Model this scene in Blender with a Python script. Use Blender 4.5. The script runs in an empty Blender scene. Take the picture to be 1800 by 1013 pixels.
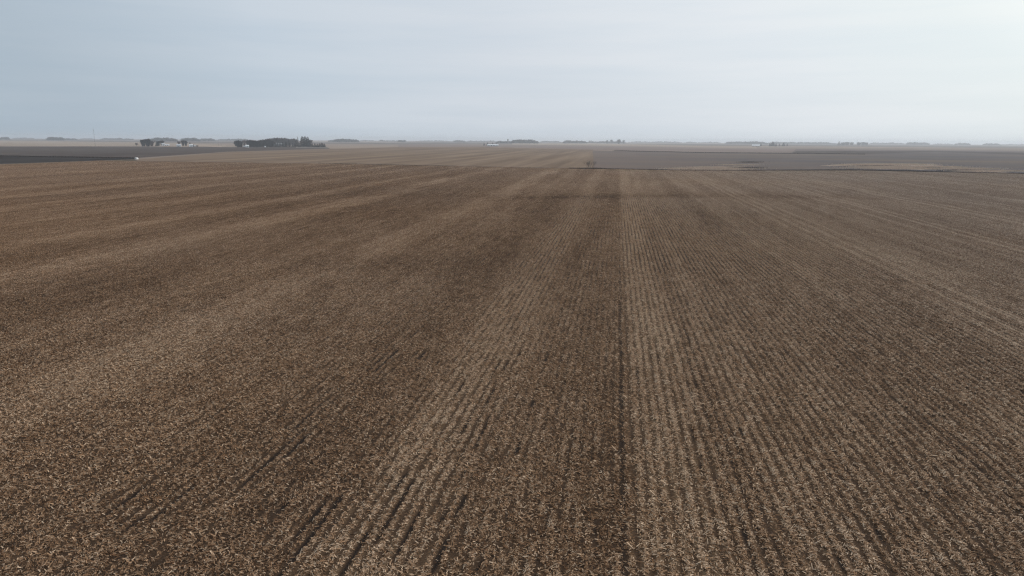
import bpy, math, random
import numpy as np
from mathutils import Vector, Matrix

# ------------------------------------------------------------------ camera
scene = bpy.context.scene
col = scene.collection
F, CAMH = 1203.0, 22.0
PITCH = math.atan((506.5 - 246.7) / F)
ROLL = math.atan(11.5 / 1800)
YAW = math.radians(8.52)                      # the crop rows run this far right of the view
cr, sr, cp, sp = math.cos(ROLL), math.sin(ROLL), math.cos(PITCH), math.sin(PITCH)
cam = bpy.data.cameras.new('camera')
camo = bpy.data.objects.new('camera', cam)
col.objects.link(camo)
R_ = Vector((cr, sp * sr, cp * sr)); U_ = Vector((-sr, sp * cr, cp * cr)); B_ = Vector((0, -cp, sp))
M = Matrix((R_, U_, B_)).transposed().to_4x4()
M.translation = (0, 0, CAMH)
camo.matrix_world = M
cam.sensor_width = 36.0
cam.lens = F / 1800 * 36
cam.clip_start = 0.5
cam.clip_end = 60000
scene.camera = camo

# ------------------------------------------------------------------ sky, sun, exposure
SUN_AZ, SUN_EL = math.radians(58), math.radians(30)
world = bpy.data.worlds.new('World'); scene.world = world
world.use_nodes = True
wt = world.node_tree; wn = wt.nodes; wl = wt.links
for n in list(wn): wn.remove(n)
def N(t, kind, **kw):
    n = t.nodes.new(kind)
    for k, v in kw.items():
        if k.startswith('i_'):
            n.inputs[k[2:].replace('_', ' ')].default_value = v
        else: setattr(n, k, v)
    return n
sky = N(wt, 'ShaderNodeTexSky', sky_type='NISHITA', sun_disc=False, sun_elevation=SUN_EL,
        sun_rotation=SUN_AZ, altitude=200, air_density=1.0, dust_density=4.0, ozone_density=2.0)
tc = N(wt, 'ShaderNodeTexCoord')
# thin high cloud: long streaks in the direction of the sky dome, scattering the light of the sun through it
mp = N(wt, 'ShaderNodeMapping'); mp.inputs['Scale'].default_value = (1.2, 1.2, 16); mp.inputs['Rotation'].default_value = (0.02, -0.07, 0)
wl.new(tc.outputs['Generated'], mp.inputs['Vector'])
ns = N(wt, 'ShaderNodeTexNoise'); ns.inputs['Scale'].default_value = 1.6; ns.inputs['Detail'].default_value = 5; ns.inputs['Roughness'].default_value = .55
wl.new(mp.outputs[0], ns.inputs['Vector'])
cov = N(wt, 'ShaderNodeMapRange'); cov.inputs[1].default_value = .3; cov.inputs[2].default_value = .7; cov.inputs[3].default_value = .93; cov.inputs[4].default_value = .99
wl.new(ns.outputs['Fac'], cov.inputs[0])
# brightness of the veil: forward scattering round the sun
sv = Vector((math.sin(SUN_AZ) * math.cos(SUN_EL), math.cos(SUN_AZ) * math.cos(SUN_EL), math.sin(SUN_EL)))
dot = N(wt, 'ShaderNodeVectorMath', operation='DOT_PRODUCT'); dot.inputs[1].default_value = sv
wl.new(tc.outputs['Generated'], dot.inputs[0])
glow = N(wt, 'ShaderNodeValToRGB')
el = glow.color_ramp.elements
el[0].position = 0.0; el[0].color = (.36, .46, .55, 1)
el[1].position = 1.0; el[1].color = (1.7, 1.7, 1.6, 1)
for p, c in ((.3, (.44, .52, .60, 1)), (.47, (.58, .655, .735, 1)), (.65, (.665, .72, .785, 1)), (.81, (.775, .825, .87, 1)), (.885, (.82, .885, .90, 1)), (.95, (1.02, 1.05, 1.03, 1))):
    e = glow.color_ramp.elements.new(p); e.color = c
d01 = N(wt, 'ShaderNodeMapRange'); d01.inputs[1].default_value = -.4; d01.inputs[2].default_value = 1
wl.new(dot.outputs['Value'], d01.inputs[0]); wl.new(d01.outputs[0], glow.inputs[0])
skym = N(wt, 'ShaderNodeVectorMath', operation='SCALE'); skym.inputs['Scale'].default_value = 1.0
wl.new(sky.outputs[0], skym.inputs[0])
veil = N(wt, 'ShaderNodeVectorMath', operation='SCALE'); veil.inputs['Scale'].default_value = 10.0
thin = N(wt, 'ShaderNodeMix', data_type='RGBA'); thin.inputs[6].default_value = (.94, .967, .985, 1); thin.inputs[7].default_value = (1.02, 1.012, 1.005, 1)
cv2 = N(wt, 'ShaderNodeMapRange'); cv2.inputs[1].default_value = .34; cv2.inputs[2].default_value = .62
wl.new(ns.outputs['Fac'], cv2.inputs[0]); wl.new(cv2.outputs[0], thin.inputs[0])
vm = N(wt, 'ShaderNodeVectorMath', operation='MULTIPLY')
wl.new(glow.outputs[0], vm.inputs[0]); wl.new(thin.outputs[2], vm.inputs[1]); wl.new(vm.outputs[0], veil.inputs[0])
mx = N(wt, 'ShaderNodeMix', data_type='RGBA')
wl.new(cov.outputs[0], mx.inputs[0]); wl.new(skym.outputs[0], mx.inputs[6]); wl.new(veil.outputs[0], mx.inputs[7])
bg = N(wt, 'ShaderNodeBackground'); bg.inputs['Strength'].default_value = 0.1
wl.new(mx.outputs[2], bg.inputs['Color'])
wo = N(wt, 'ShaderNodeOutputWorld'); wl.new(bg.outputs[0], wo.inputs['Surface'])

sun = bpy.data.lights.new('sun', 'SUN'); sun.energy = 1.5; sun.angle = math.radians(10); sun.color = (1, .95, .88)
suno = bpy.data.objects.new('sun', sun); col.objects.link(suno)
suno.rotation_euler = (-sv).to_track_quat('-Z', 'Y').to_euler()
suno.location = (0, 0, 200)

scene.view_settings.view_transform = 'Standard'; scene.view_settings.look = 'None'
scene.view_settings.exposure = 0.0; scene.view_settings.gamma = 1.0
scene.view_settings.use_curve_mapping = False
scene.cycles.use_denoising = True
scene.cycles.denoising_prefilter = 'NONE'
scene.cycles.use_adaptive_sampling = False
scene.cycles.max_bounces = 5
scene.cycles.diffuse_bounces = 2
scene.cycles.volume_bounces = 1
scene.cycles.pixel_filter_type = 'BLACKMAN_HARRIS'
scene.cycles.filter_width = 1.3

rng = np.random.default_rng(7)
random.seed(11)

# ------------------------------------------------------------------ helpers
CY, SY = math.cos(YAW), math.sin(YAW)
def st2w(s, t): return s * CY + t * SY, -s * SY + t * CY
def w2st(x, y): return x * CY - y * SY, x * SY + y * CY
def at(u, v, z=0.0):
    """ground point seen at a pixel of the 1800 x 1013 photograph"""
    x = (u - 900) / F; y = -(v - 506.5) / F
    X = cr * x - sr * y; Y = sr * x + cr * y
    d = (X, cp + sp * Y, -sp + cp * Y)
    k = (z - CAMH) / d[2]
    return Vector((d[0] * k, d[1] * k, z))
def horizon(u): return 240.95 + 11.5 / 1800 * u
def at_depth(u, D, z=0.0):
    """ground point in the column of a pixel, D metres away"""
    return at(u, horizon(u) + CAMH * F / D * 1.0, z)
def tag(o, label=None, cat=None, group=None, kind=None):
    if label: o['label'] = label
    if cat: o['category'] = cat
    if group: o['group'] = group
    if kind: o['kind'] = kind
    return o
def mesh_obj(name, verts, faces, mat=None, parent=None, smooth=False):
    me = bpy.data.meshes.new(name)
    me.from_pydata([tuple(v) for v in verts], [], faces)
    me.update()
    if mat: me.materials.append(mat)
    if smooth: me.polygons.foreach_set('use_smooth', [True] * len(me.polygons))
    o = bpy.data.objects.new(name, me); col.objects.link(o)
    if parent: o.parent = parent
    return o
def quads_mesh(name, Q, mat=None, tint=None):
    """Q: (n,4,3) array of quads -> mesh data"""
    n = len(Q)
    me = bpy.data.meshes.new(name)
    me.vertices.add(4 * n); me.vertices.foreach_set('co', Q.reshape(-1).astype(np.float32))
    me.loops.add(4 * n); me.loops.foreach_set('vertex_index', np.arange(4 * n, dtype=np.int32))
    me.polygons.add(n); me.polygons.foreach_set('loop_start', np.arange(0, 4 * n, 4, dtype=np.int32))
    if tint is not None:
        a = me.attributes.new('tint', 'FLOAT', 'POINT'); a.data.foreach_set('value', np.repeat(tint, 4).astype(np.float32))
    me.update(calc_edges=True)
    if mat: me.materials.append(mat)
    return me
def empty(name, loc, rz=0.0):
    o = bpy.data.objects.new(name, None); col.objects.link(o)
    o.location = loc; o.rotation_euler = (0, 0, rz); o.empty_display_size = 1
    return o
def copy_tree(o):
    c = o.copy(); col.objects.link(c)
    for ch in o.children:
        d = ch.copy(); col.objects.link(d); d.parent = c
        for g in ch.children:
            e = g.copy(); col.objects.link(e); e.parent = d
    return c

_lat = {}
def vnoise(x, y, seed=0):
    """smooth value noise in 0..1 on arrays"""
    if seed not in _lat: _lat[seed] = np.random.default_rng(1000 + seed).random((256, 256))
    L = _lat[seed]
    x = np.asarray(x, float); y = np.asarray(y, float)
    xi = np.floor(x).astype(int); yi = np.floor(y).astype(int)
    fx = x - xi; fy = y - yi
    fx = fx * fx * (3 - 2 * fx); fy = fy * fy * (3 - 2 * fy)
    a = L[xi % 256, yi % 256]; b = L[(xi + 1) % 256, yi % 256]; c = L[xi % 256, (yi + 1) % 256]; d = L[(xi + 1) % 256, (yi + 1) % 256]
    return (a * (1 - fx) + b * fx) * (1 - fy) + (c * (1 - fx) + d * fx) * fy
def fbm(x, y, seed=0, o=3):
    v = 0; a = .5; k = 0
    for i in range(o):
        v = v + a * vnoise(np.asarray(x) * 2 ** i + 17 * i, np.asarray(y) * 2 ** i + 5 * i, seed + i); k += a; a *= .55
    return v / k

# ------------------------------------------------------------------ materials
def new_mat(name):
    m = bpy.data.materials.new(name); m.use_nodes = True
    t = m.node_tree
    b = t.nodes['Principled BSDF']
    b.inputs['Roughness'].default_value = .9
    b.inputs['Specular IOR Level'].default_value = .03
    return m, t, b
def plain(name, c, rough=.8, var=.15, scale=1.0):
    m, t, b = new_mat(name)
    b.inputs['Roughness'].default_value = rough
    g = N(t, 'ShaderNodeNewGeometry')
    n = N(t, 'ShaderNodeTexNoise'); n.inputs['Scale'].default_value = scale; n.inputs['Detail'].default_value = 4
    t.links.new(g.outputs['Position'], n.inputs['Vector'])
    r = N(t, 'ShaderNodeMix', data_type='RGBA')
    r.inputs[6].default_value = tuple(q * (1 - var) for q in c) + (1,); r.inputs[7].default_value = tuple(q * (1 + var) for q in c) + (1,)
    t.links.new(n.outputs['Fac'], r.inputs[0]); t.links.new(r.outputs[2], b.inputs['Base Color'])
    return m
def field_coords(t):
    """nodes giving (s, t, 0): across and along the crop rows"""
    g = N(t, 'ShaderNodeNewGeometry')
    r = N(t, 'ShaderNodeVectorRotate', rotation_type='Z_AXIS'); r.inputs['Angle'].default_value = YAW
    t.links.new(g.outputs['Position'], r.inputs['Vector'])
    return r.outputs[0]
def noise(t, vec, scale, detail=3, rough=.5, sc=(1, 1, 1)):
    m = N(t, 'ShaderNodeMapping'); m.inputs['Scale'].default_value = sc
    n = N(t, 'ShaderNodeTexNoise'); n.inputs['Scale'].default_value = scale; n.inputs['Detail'].default_value = detail; n.inputs['Roughness'].default_value = rough
    t.links.new(vec, m.inputs['Vector']); t.links.new(m.outputs[0], n.inputs['Vector'])
    return n.outputs['Fac']
def math_(t, op, a, b=None, clamp=False):
    n = N(t, 'ShaderNodeMath', operation=op); n.use_clamp = clamp
    for i, q in enumerate((a, b)):
        if q is None: continue
        if isinstance(q, (int, float)): n.inputs[i].default_value = q
        else: t.links.new(q, n.inputs[i])
    return n.outputs[0]
def maprange(t, v, a, b, c=0.0, d=1.0):
    n = N(t, 'ShaderNodeMapRange')
    for i, q in zip((1, 2, 3, 4), (a, b, c, d)): n.inputs[i].default_value = q
    t.links.new(v, n.inputs[0]); return n.outputs[0]
def mixc(t, f, a, b):
    n = N(t, 'ShaderNodeMix', data_type='RGBA')
    for i, q in zip((0, 6, 7), (f, a, b)):
        if isinstance(q, (int, float)): n.inputs[i].default_value = q
        elif isinstance(q, tuple): n.inputs[i].default_value = q + (1,)
        else: t.links.new(q, n.inputs[i])
    return n.outputs[2]

SOIL = (.026, .0185, .0145)
BROWN = (.158, .080, .040)
TAN = (.392, .232, .130)
PALE = (.68, .49, .335)

# straw: each leaf has its own tint, the swath it lies in its own tone
def make_straw_mat():
    m, t, b = new_mat('corn_straw')
    a = N(t, 'ShaderNodeAttribute', attribute_name='tint')
    tn = N(t, 'ShaderNodeAttribute', attribute_name='tone'); tn.attribute_type = 'INSTANCER'
    v = math_(t, 'ADD', a.outputs['Fac'], math_(t, 'MULTIPLY', math_(t, 'SUBTRACT', tn.outputs['Fac'], .5), .75), True)
    r = N(t, 'ShaderNodeValToRGB'); e = r.color_ramp.elements
    e[0].position = 0; e[0].color = (.045, .031, .022, 1); e[1].position = 1; e[1].color = PALE + (1,)
    for p, c in ((.3, BROWN), (.62, TAN)):
        q = r.color_ramp.elements.new(p); q.color = c + (1,)
    t.links.new(v, r.inputs[0])
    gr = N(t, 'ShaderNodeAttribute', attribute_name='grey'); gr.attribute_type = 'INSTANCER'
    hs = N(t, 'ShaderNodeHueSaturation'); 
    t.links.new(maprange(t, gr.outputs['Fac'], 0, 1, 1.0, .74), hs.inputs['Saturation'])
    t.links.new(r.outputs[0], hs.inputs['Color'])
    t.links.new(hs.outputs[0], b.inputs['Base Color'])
    b.inputs['Roughness'].default_value = .75
    return m
STRAW = make_straw_mat()

# the stubble field itself: soil in the gaps, chaff on the rows
def make_field_mat():
    m, t, b = new_mat('stubble_ground')
    P = field_coords(t)
    sx = N(t, 'ShaderNodeSeparateXYZ'); t.links.new(P, sx.inputs[0])
    tone = N(t, 'ShaderNodeAttribute', attribute_name='tone').outputs['Fac']
    rows = N(t, 'ShaderNodeAttribute', attribute_name='rows').outputs['Fac']
    gr = N(t, 'ShaderNodeAttribute', attribute_name='grey').outputs['Fac']
    wob = noise(t, P, .5, 3, .6, (1, .25, 1))
    s = math_(t, 'ADD', sx.outputs[0], math_(t, 'MULTIPLY', math_(t, 'SUBTRACT', wob, .5), .22))
    row = math_(t, 'COSINE', math_(t, 'MULTIPLY', s, 2 * math.pi / .762))
    row = math_(t, 'MULTIPLY', row, rows)
    fine = noise(t, P, 7, 4, .7)
    mid = noise(t, P, 1.1, 3, .6, (1, .6, 1))
    v = math_(t, 'ADD', tone, math_(t, 'MULTIPLY', row, .20))
    v = math_(t, 'ADD', v, math_(t, 'MULTIPLY', math_(t, 'SUBTRACT', fine, .5), .9))
    v = math_(t, 'ADD', v, math_(t, 'MULTIPLY', math_(t, 'SUBTRACT', mid, .5), .45))
    r = N(t, 'ShaderNodeValToRGB'); e = r.color_ramp.elements
    e[0].position = 0.18; e[0].color = SOIL + (1,); e[1].position = 1; e[1].color = (.17, .115, .070, 1)
    for p, c in ((.5, (.072, .043, .026)), (.75, (.115, .071, .042))):
        q = r.color_ramp.elements.new(p); q.color = c + (1,)
    t.links.new(v, r.inputs[0])
    hs = N(t, 'ShaderNodeHueSaturation')
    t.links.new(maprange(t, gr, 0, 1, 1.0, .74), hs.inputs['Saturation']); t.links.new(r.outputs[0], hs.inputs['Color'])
    t.links.new(hs.outputs[0], b.inputs['Base Color'])
    bp = N(t, 'ShaderNodeBump'); bp.inputs['Strength'].default_value = .7; bp.inputs['Distance'].default_value = .12
    hgt = math_(t, 'ADD', math_(t, 'MULTIPLY', row, .35), fine)
    t.links.new(hgt, bp.inputs['Height']); t.links.new(bp.outputs[0], b.inputs['Normal'])
    return m

# fields farther off: one dominant colour, drawn out in the direction they were worked
def parcel_mat(name, c0, c1, scale=.05, stretch=(1, .12, 1), extra=None, across=None):
    m, t, b = new_mat(name)
    P = field_coords(t)
    f = noise(t, P, scale, 5, .6, stretch)
    f = maprange(t, f, .33, .67)
    c = mixc(t, f, c0, c1)
    if extra:
        g = noise(t, P, extra[1], 3, .6, extra[2])
        c = mixc(t, maprange(t, g, extra[3], extra[4]), c, extra[0])
    if across:            # residue thins out across the field, from one side to the other
        sx = N(t, 'ShaderNodeSeparateXYZ'); t.links.new(P, sx.inputs[0])
        wv = math_(t, 'ADD', sx.outputs[0], math_(t, 'MULTIPLY', noise(t, P, .012, 4, .6, (1, .4, 1)), across[3]))
        c = mixc(t, maprange(t, wv, across[1], across[2]), across[0], c)
    fine = noise(t, P, 1.5, 4, .7)
    k = N(t, 'ShaderNodeVectorMath', operation='SCALE')
    t.links.new(c, k.inputs[0]); t.links.new(maprange(t, fine, .3, .7, .8, 1.2), k.inputs['Scale'])
    t.links.new(k.outputs[0], b.inputs['Base Color'])
    b.inputs['Roughness'].default_value = 1; b.inputs['Specular IOR Level'].default_value = 0
    return m

# ------------------------------------------------------------------ the land
def make_ground():
    m, t, b = new_mat('open_farmland')
    P = field_coords(t)
    # half-section blocks, each worked differently
    mpn = N(t, 'ShaderNodeMapping'); mpn.inputs['Scale'].default_value = (1 / 1600, 1 / 800, 1)
    t.links.new(P, mpn.inputs['Vector'])
    fl = N(t, 'ShaderNodeVectorMath', operation='FLOOR'); t.links.new(mpn.outputs[0], fl.inputs[0])
    wnz = N(t, 'ShaderNodeTexWhiteNoise', noise_dimensions='2D'); t.links.new(fl.outputs[0], wnz.inputs['Vector'])
    r = N(t, 'ShaderNodeValToRGB'); r.color_ramp.interpolation = 'CONSTANT'; e = r.color_ramp.elements
    e[0].position = 0; e[0].color = (.12, .096, .088, 1); e[1].position = .8; e[1].color = (.33, .25, .195, 1)
    for p, c in ((.25, (.26, .20, .16)), (.45, (.16, .128, .116)), (.62, (.30, .23, .185))):
        q = r.color_ramp.elements.new(p); q.color = c + (1,)
    t.links.new(wnz.outputs['Value'], r.inputs[0])
    f = noise(t, P, .004, 5, .6, (.35, 1, 1))
    c = mixc(t, maprange(t, f, .35, .65, 0, .45), r.outputs[0], (.20, .16, .14))
    t.links.new(c, b.inputs['Base Color']); b.inputs['Roughness'].default_value = 1; b.inputs['Specular IOR Level'].default_value = 0
    n = 96; v = []
    rings = [0, 400, 1200, 3000, 7000, 13900]
    v.append((0, 0, -.5)); f_ = []
    for ri, rr in enumerate(rings[1:]):
        for k in range(n):
            a = 2 * math.pi * k / n; v.append((rr * math.cos(a), rr * math.sin(a), -.5))
    for k in range(n): f_.append((0, 1 + k, 1 + (k + 1) % n))
    for ri in range(len(rings) - 2):
        a0 = 1 + ri * n; b0 = a0 + n
        for k in range(n): f_.append((a0 + k, b0 + k, b0 + (k + 1) % n, a0 + (k + 1) % n))
    tag(mesh_obj('ground', v, f_, m), kind='structure')
make_ground()

# --- tone of the stubble: swaths left by the combine, darker and lighter patches, the swale across the field
BANDS = [(-48, 5.5, .23), (-94, 5.5, .25), (-122, 4, .22), (-155, 6, .15), (-189, 6, .22), (-226, 7, .16), (-262, 8, .17), (-300, 9, .12), (-345, 12, .12), (-395, 12, .10), (-450, 14, .10),
         (-33, 3.5, .07), (-12.8, 3.2, .14), (4.6, 3.2, .19), (11.2, 1.6, .08), (20, 3, .05), (33, 2, .07), (48.2, .6, .38), (51.4, .5, .33), (45.3, .5, .20), (54.6, .5, .24), (61, .5, .16), (67, .5, .2), (38, .5, .14), (31.5, .5, .12), (57, 3, .06), (71, 2, .06), (84.3, .8, .48), (87.5, .7, .36), (78, .5, .2), (92, .5, .18), (98, .5, .15),
         (101, 2, .05), (112.5, 1.1, .48), (116.5, .9, .34), (107, .5, .18), (124, .6, .16), (132, .6, .16), (140, 4, .06), (158, 1.5, .2), (180, 4, .06), (205, 2, .2), (240, 2, .15), (280, 3, .15),
         (-4.5, 4, -.03), (-22.5, 4.5, -.05), (-75, 9, -.05), (1.15, .35, -.22), (27, 4, -.05), (64, 5, -.05), (-108, 4, -.05)]
PX = [((720, 462), 14, 10, -.16), ((640, 470), 10, 8, -.05), ((880, 385), 9, 25, .16), ((800, 372), 9, 20, .08), ((950, 372), 8, 40, -.1), ((660, 415), 12, 14, .05), ((1240, 400), 22, 40, -.05)]
def bump_(x): return np.exp(-np.abs(x) ** 4)
def swale_t(s): return 284 + .2 * s + 5 * np.sin(s / 23)
def tone_at(s, t):
    s = np.asarray(s, float); t = np.asarray(t, float)
    edge = (vnoise(s / 3.0, t / 14, 40) - .5) * 2.2 * np.clip((np.abs(s + 2) - 14) / 20, .12, 1) * 2
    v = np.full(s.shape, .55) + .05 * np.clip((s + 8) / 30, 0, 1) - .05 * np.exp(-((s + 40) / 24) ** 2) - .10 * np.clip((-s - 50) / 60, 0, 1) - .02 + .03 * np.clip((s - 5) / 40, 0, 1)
    for i, (c, w, a) in enumerate(BANDS):
        k = .50 + 1.0 * vnoise(t / 22 + i * 7.3, s / 9 + i, 41)
        if w < .36: k = 1.0
        elif -15 < c < 8: k = .85 + .3 * vnoise(t / 15 + i, s * 0 + i, 43)
        v = v + (.85 if abs(c) > 15 and w > 2 else 1.0) * a * bump_((s + (edge if w > 1.4 else edge * .06) - c) / w) * k
    v = v + .22 * (fbm(s / 9, t / 70, 42) - .5) + .14 * (fbm(s / 34, t / 38, 45) - .5) + .20 * (fbm(s / 1.7, t / 45, 48) - .5) + .06 * (fbm(s / 2.2, t / 6, 49) - .5)
    for (uv, ws, wt_, a) in PX:
        p = at(*uv); ps, pt = w2st(p.x, p.y)
        v = v + a * np.exp(-((s - ps) / ws) ** 2 - ((t - pt) / wt_) ** 2)
    cross = t - swale_t(s)
    near = np.exp(-((s - 12) / 62) ** 2)
    v = v - (.04 + .22 * vnoise(s / 9, t / 30, 77)) * near * np.exp(-(cross / (7 + 6 * vnoise(s / 14, s * 0, 78))) ** 2) - .06 * np.exp(-((s - 10) / 170) ** 2) * np.exp(-(cross / 12) ** 2) + .07 * near * np.clip((cross - 8) / 40, 0, 1)
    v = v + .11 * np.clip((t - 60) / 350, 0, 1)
    return np.clip(v, .05, .95)
def rows_at(s, t):
    s = np.asarray(s, float); t = np.asarray(t, float)
    r = .10 + .90 / (1 + np.exp(-(s - 1.5) / .4)) * (1 - .55 * np.clip((s - 60) / 60, 0, 1))
    r = np.maximum(r, .9 * bump_((s + 12.8) / 4)); r = np.maximum(r, .42 * bump_((s + 5) / 6)); r = np.maximum(r, .22 * bump_((s + 36) / 20))
    r = r * (.70 + .6 * fbm(s / 12, t / 22, 51))
    far = np.clip((t - 278) / 30, 0, 1)
    return np.clip(r * (1 - .75 * far), 0, 1)
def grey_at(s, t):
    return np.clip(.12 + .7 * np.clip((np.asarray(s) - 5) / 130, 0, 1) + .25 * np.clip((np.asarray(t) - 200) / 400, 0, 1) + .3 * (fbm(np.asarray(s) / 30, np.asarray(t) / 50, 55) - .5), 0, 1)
def height_at(s, t):
    s = np.asarray(s, float); t = np.asarray(t, float)
    c = t - swale_t(s)
    return -.30 * np.exp(-((c - 8) / 26) ** 2) + .3 * (fbm(s / 70, t / 60, 60) - .5) * np.clip(t / 120, 0, 1)

NW, NL = .762, 1.524
GASH = [(-16.4, 27, 37), (-23.2, 38, 47), (-24.0, 47, 53), (-22.1, 60, 67), (-17.2, 33, 36), (-13.0, 30, 34), (-12.2, 33, 40), (-11.4, 32.5, 36), (-9.9, 46, 52), (-22.8, 43, 46), (-10.6, 55, 58), (-10.6, 63, 65), (-26, 33, 37), (-29.5, 33, 37), (-8.4, 31, 34)]
_g = random.Random(4)
GASH += [(_g.choice((-26.7, -22.9, -19.8, -16.8, -13.7, -12.2, -10.7, -9.9, -8.4, -6.1, 2.7, 4.2, 5.0, 6.5, 8.0, 10.3, 12.6, 15.6)), a, a + _g.uniform(.5, 1.8)) for a in [_g.uniform(27, 72) for _ in range(34)]]
GASH = [((math.floor(a / NW) + .5) * NW, b, c) for a, b, c in GASH]
def gash_at(s, t):
    v = np.zeros(np.shape(s))
    for a, b, c in GASH:
        v = np.maximum(v, (np.abs(s - a) < .15) * (t > b - .2) * (t < c + .2))
    return v
S0, S1, T0, T1 = -497.0, 420.0, -70.0, 566.0
def far_edge(s): return np.interp(s, [-497, -249, -20, 90, 191, 303, 420], [612, 600, 556, 560, 592, 566, 545])
def make_field():
    ds = 1.5
    s = np.arange(S0, S1 + .01, 2.0); s = np.unique(np.concatenate([s, np.arange(-30, 60, .254)]))
    q = np.linspace(0, 1, 460) ** 1.35
    V = []; ns_, nt = len(s), len(q)
    S = np.repeat(s[:, None], nt, 1); fe = far_edge(s)[:, None]
    Tt = T0 + (fe - T0) * q[None, :]
    Z = height_at(S, Tt)
    X, Y = st2w(S, Tt)
    v = np.stack([X, Y, Z], -1).reshape(-1, 3)
    i = np.arange(ns_ - 1)[:, None] * nt + np.arange(nt - 1)[None, :]
    f = np.stack([i, i + nt, i + nt + 1, i + 1], -1).reshape(-1, 4)
    me = bpy.data.meshes.new('stubble_field')
    me.vertices.add(len(v)); me.vertices.foreach_set('co', v.reshape(-1).astype(np.float32))
    me.loops.add(4 * len(f)); me.loops.foreach_set('vertex_index', f.reshape(-1).astype(np.int32))
    me.polygons.add(len(f)); me.polygons.foreach_set('loop_start', np.arange(0, 4 * len(f), 4, dtype=np.int32))
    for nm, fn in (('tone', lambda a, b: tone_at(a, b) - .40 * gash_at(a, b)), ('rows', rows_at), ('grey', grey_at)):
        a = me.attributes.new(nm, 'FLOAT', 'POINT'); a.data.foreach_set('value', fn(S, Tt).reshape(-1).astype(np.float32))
    me.update(calc_edges=True)
    me.polygons.foreach_set('use_smooth', [True] * len(me.polygons))
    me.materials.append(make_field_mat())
    o = bpy.data.objects.new('stubble_field', me); col.objects.link(o)
    tag(o, kind='structure')
make_field()

# --- corn residue lying on the rows: straw tiles one row wide, laid out over the field (one uncountable mass)
def straw_quads(n, w, l, rowk, zmax, tmean, tsd, gen, sharp=2.4):
    """n leaves and stalk pieces on a tile w across, l along"""
    cnt = 0; xs = []; ys = []
    holes = [(gen.uniform(-w / 2, w / 2), gen.uniform(-l / 2, l / 2), (gen.uniform(.06, .13), gen.uniform(.07, .22))) for _ in range(int(6 * w * l))]
    while cnt < n:
        x = gen.uniform(-w / 2, w / 2, n * 2)
        p = .5 + .5 * np.cos(2 * np.pi * x / .762)
        y = gen.uniform(-l / 2, l / 2, n * 2)
        keep = gen.random(n * 2) < (1 - rowk) + rowk * p ** sharp
        for hx, hy, hr in holes:
            keep &= (((x - hx) / hr[0]) ** 2 + ((y - hy) / hr[1]) ** 2 > 1) | (gen.random(n * 2) < .06)
        xs.append(x[keep]); ys.append(y[keep]); cnt += keep.sum()
    x = np.concatenate(xs)[:n]; y = np.concatenate(ys)[:n]
    ridge = .5 + .5 * np.cos(2 * np.pi * x / .762)
    z = .012 + zmax * gen.random(n) ** 1.4 * ((1 - rowk) + rowk * ridge)
    L = np.exp(gen.normal(-2.32, .50, n)) + .035; W = gen.uniform(.016, .055, n) * np.clip(L / .14, .7, 1.5)
    az = gen.uniform(0, np.pi * 2, n); el_ = gen.normal(0, .30, n); ro = gen.normal(0, .5, n)
    d = np.stack([np.cos(az) * np.cos(el_), np.sin(az) * np.cos(el_), np.sin(el_)], -1)
    side = np.stack([-np.sin(az), np.cos(az), 0 * az], -1)
    up = np.cross(d, side)
    side = side * np.cos(ro)[:, None] + up * np.sin(ro)[:, None]
    c = np.stack([x, y, z], -1)
    h = d * (L / 2)[:, None]; k = side * (W / 2)[:, None]
    Q = np.stack([c - h - k * .6, c + h - k, c + h + k * .5, c - h + k], 1)
    lo = Q[:, :, 2].min(1); Q[:, :, 2] += np.maximum(0, .006 - lo)[:, None]
    tint = np.clip(gen.normal(tmean, tsd, n) + (gen.random(n) < .07) * .4, 0, 1)
    return Q, tint
def stalks(w, l, gen):
    Q = []; T = []
    for k in range(round(w / .762)):
        x0 = (k - round(w / .762) // 2) * .762
        for y in np.arange(-l / 2 + .05, l / 2, .19):
            hx, hy, hh = x0 + gen.normal(0, .03), y + gen.normal(0, .03), gen.uniform(.08, .24)
            a = gen.uniform(0, 3.14); dx, dy = .013 * math.cos(a), .013 * math.sin(a)
            lx, ly = gen.normal(0, .05), gen.normal(0, .05)
            Q.append([(hx - dx, hy - dy, .0), (hx + dx, hy + dy, .0), (hx + lx + dx, hy + ly + dy, hh), (hx + lx - dx, hy + ly - dy, hh)]); T.append(gen.uniform(.35, .75))
    return np.array(Q), np.array(T)
src = bpy.data.collections.new('residue_tiles')       # source meshes, not part of the scene itself
VAR = []
def tile(n, w, l, rowk, zmax, tm, tsd, sharp=2.4):
    i = len(VAR)
    gen = np.random.default_rng(300 + i)
    Q, T = straw_quads(n, w, l, rowk, zmax, tm, tsd, gen, sharp)
    q2, t2 = stalks(w, l, gen)
    me = quads_mesh('residue_%02d' % i, np.concatenate([Q, q2]), STRAW, np.concatenate([T, t2]))
    o = bpy.data.objects.new('residue_%02d' % i, me); src.objects.link(o); VAR.append(o)
    return i
NB = [tile(95, NW, NL, .5, .06, .38, .22) for _ in range(4)]           # thin, soil showing
NG = [tile(165, NW, NL, .92, .10, .50, .24, 2.4) for _ in range(5)]    # cleaner gap between the rows
NC = [tile(165, NW, NL, .97, .10, .50, .24, 2.8) for _ in range(5)]    # soil laid bare in the gap
NS = [tile(150, NW, NL, .85, .09, .47, .24, 2.0) for _ in range(6)]    # thin, rows showing
NR = [tile(240, NW, NL, .85, .13, .53, .25, 1.9) for _ in range(9)]    # thick on the row
NM = [tile(240, NW, NL, .26, .10, .47, .25) for _ in range(9)]         # an even blanket
FL = 3.048
FR = [tile(445, NW, FL, .97, .13, .53, .25, 2.2) for _ in range(5)]
FM = [tile(450, NW, FL, .36, .10, .47, .25) for _ in range(5)]
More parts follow.
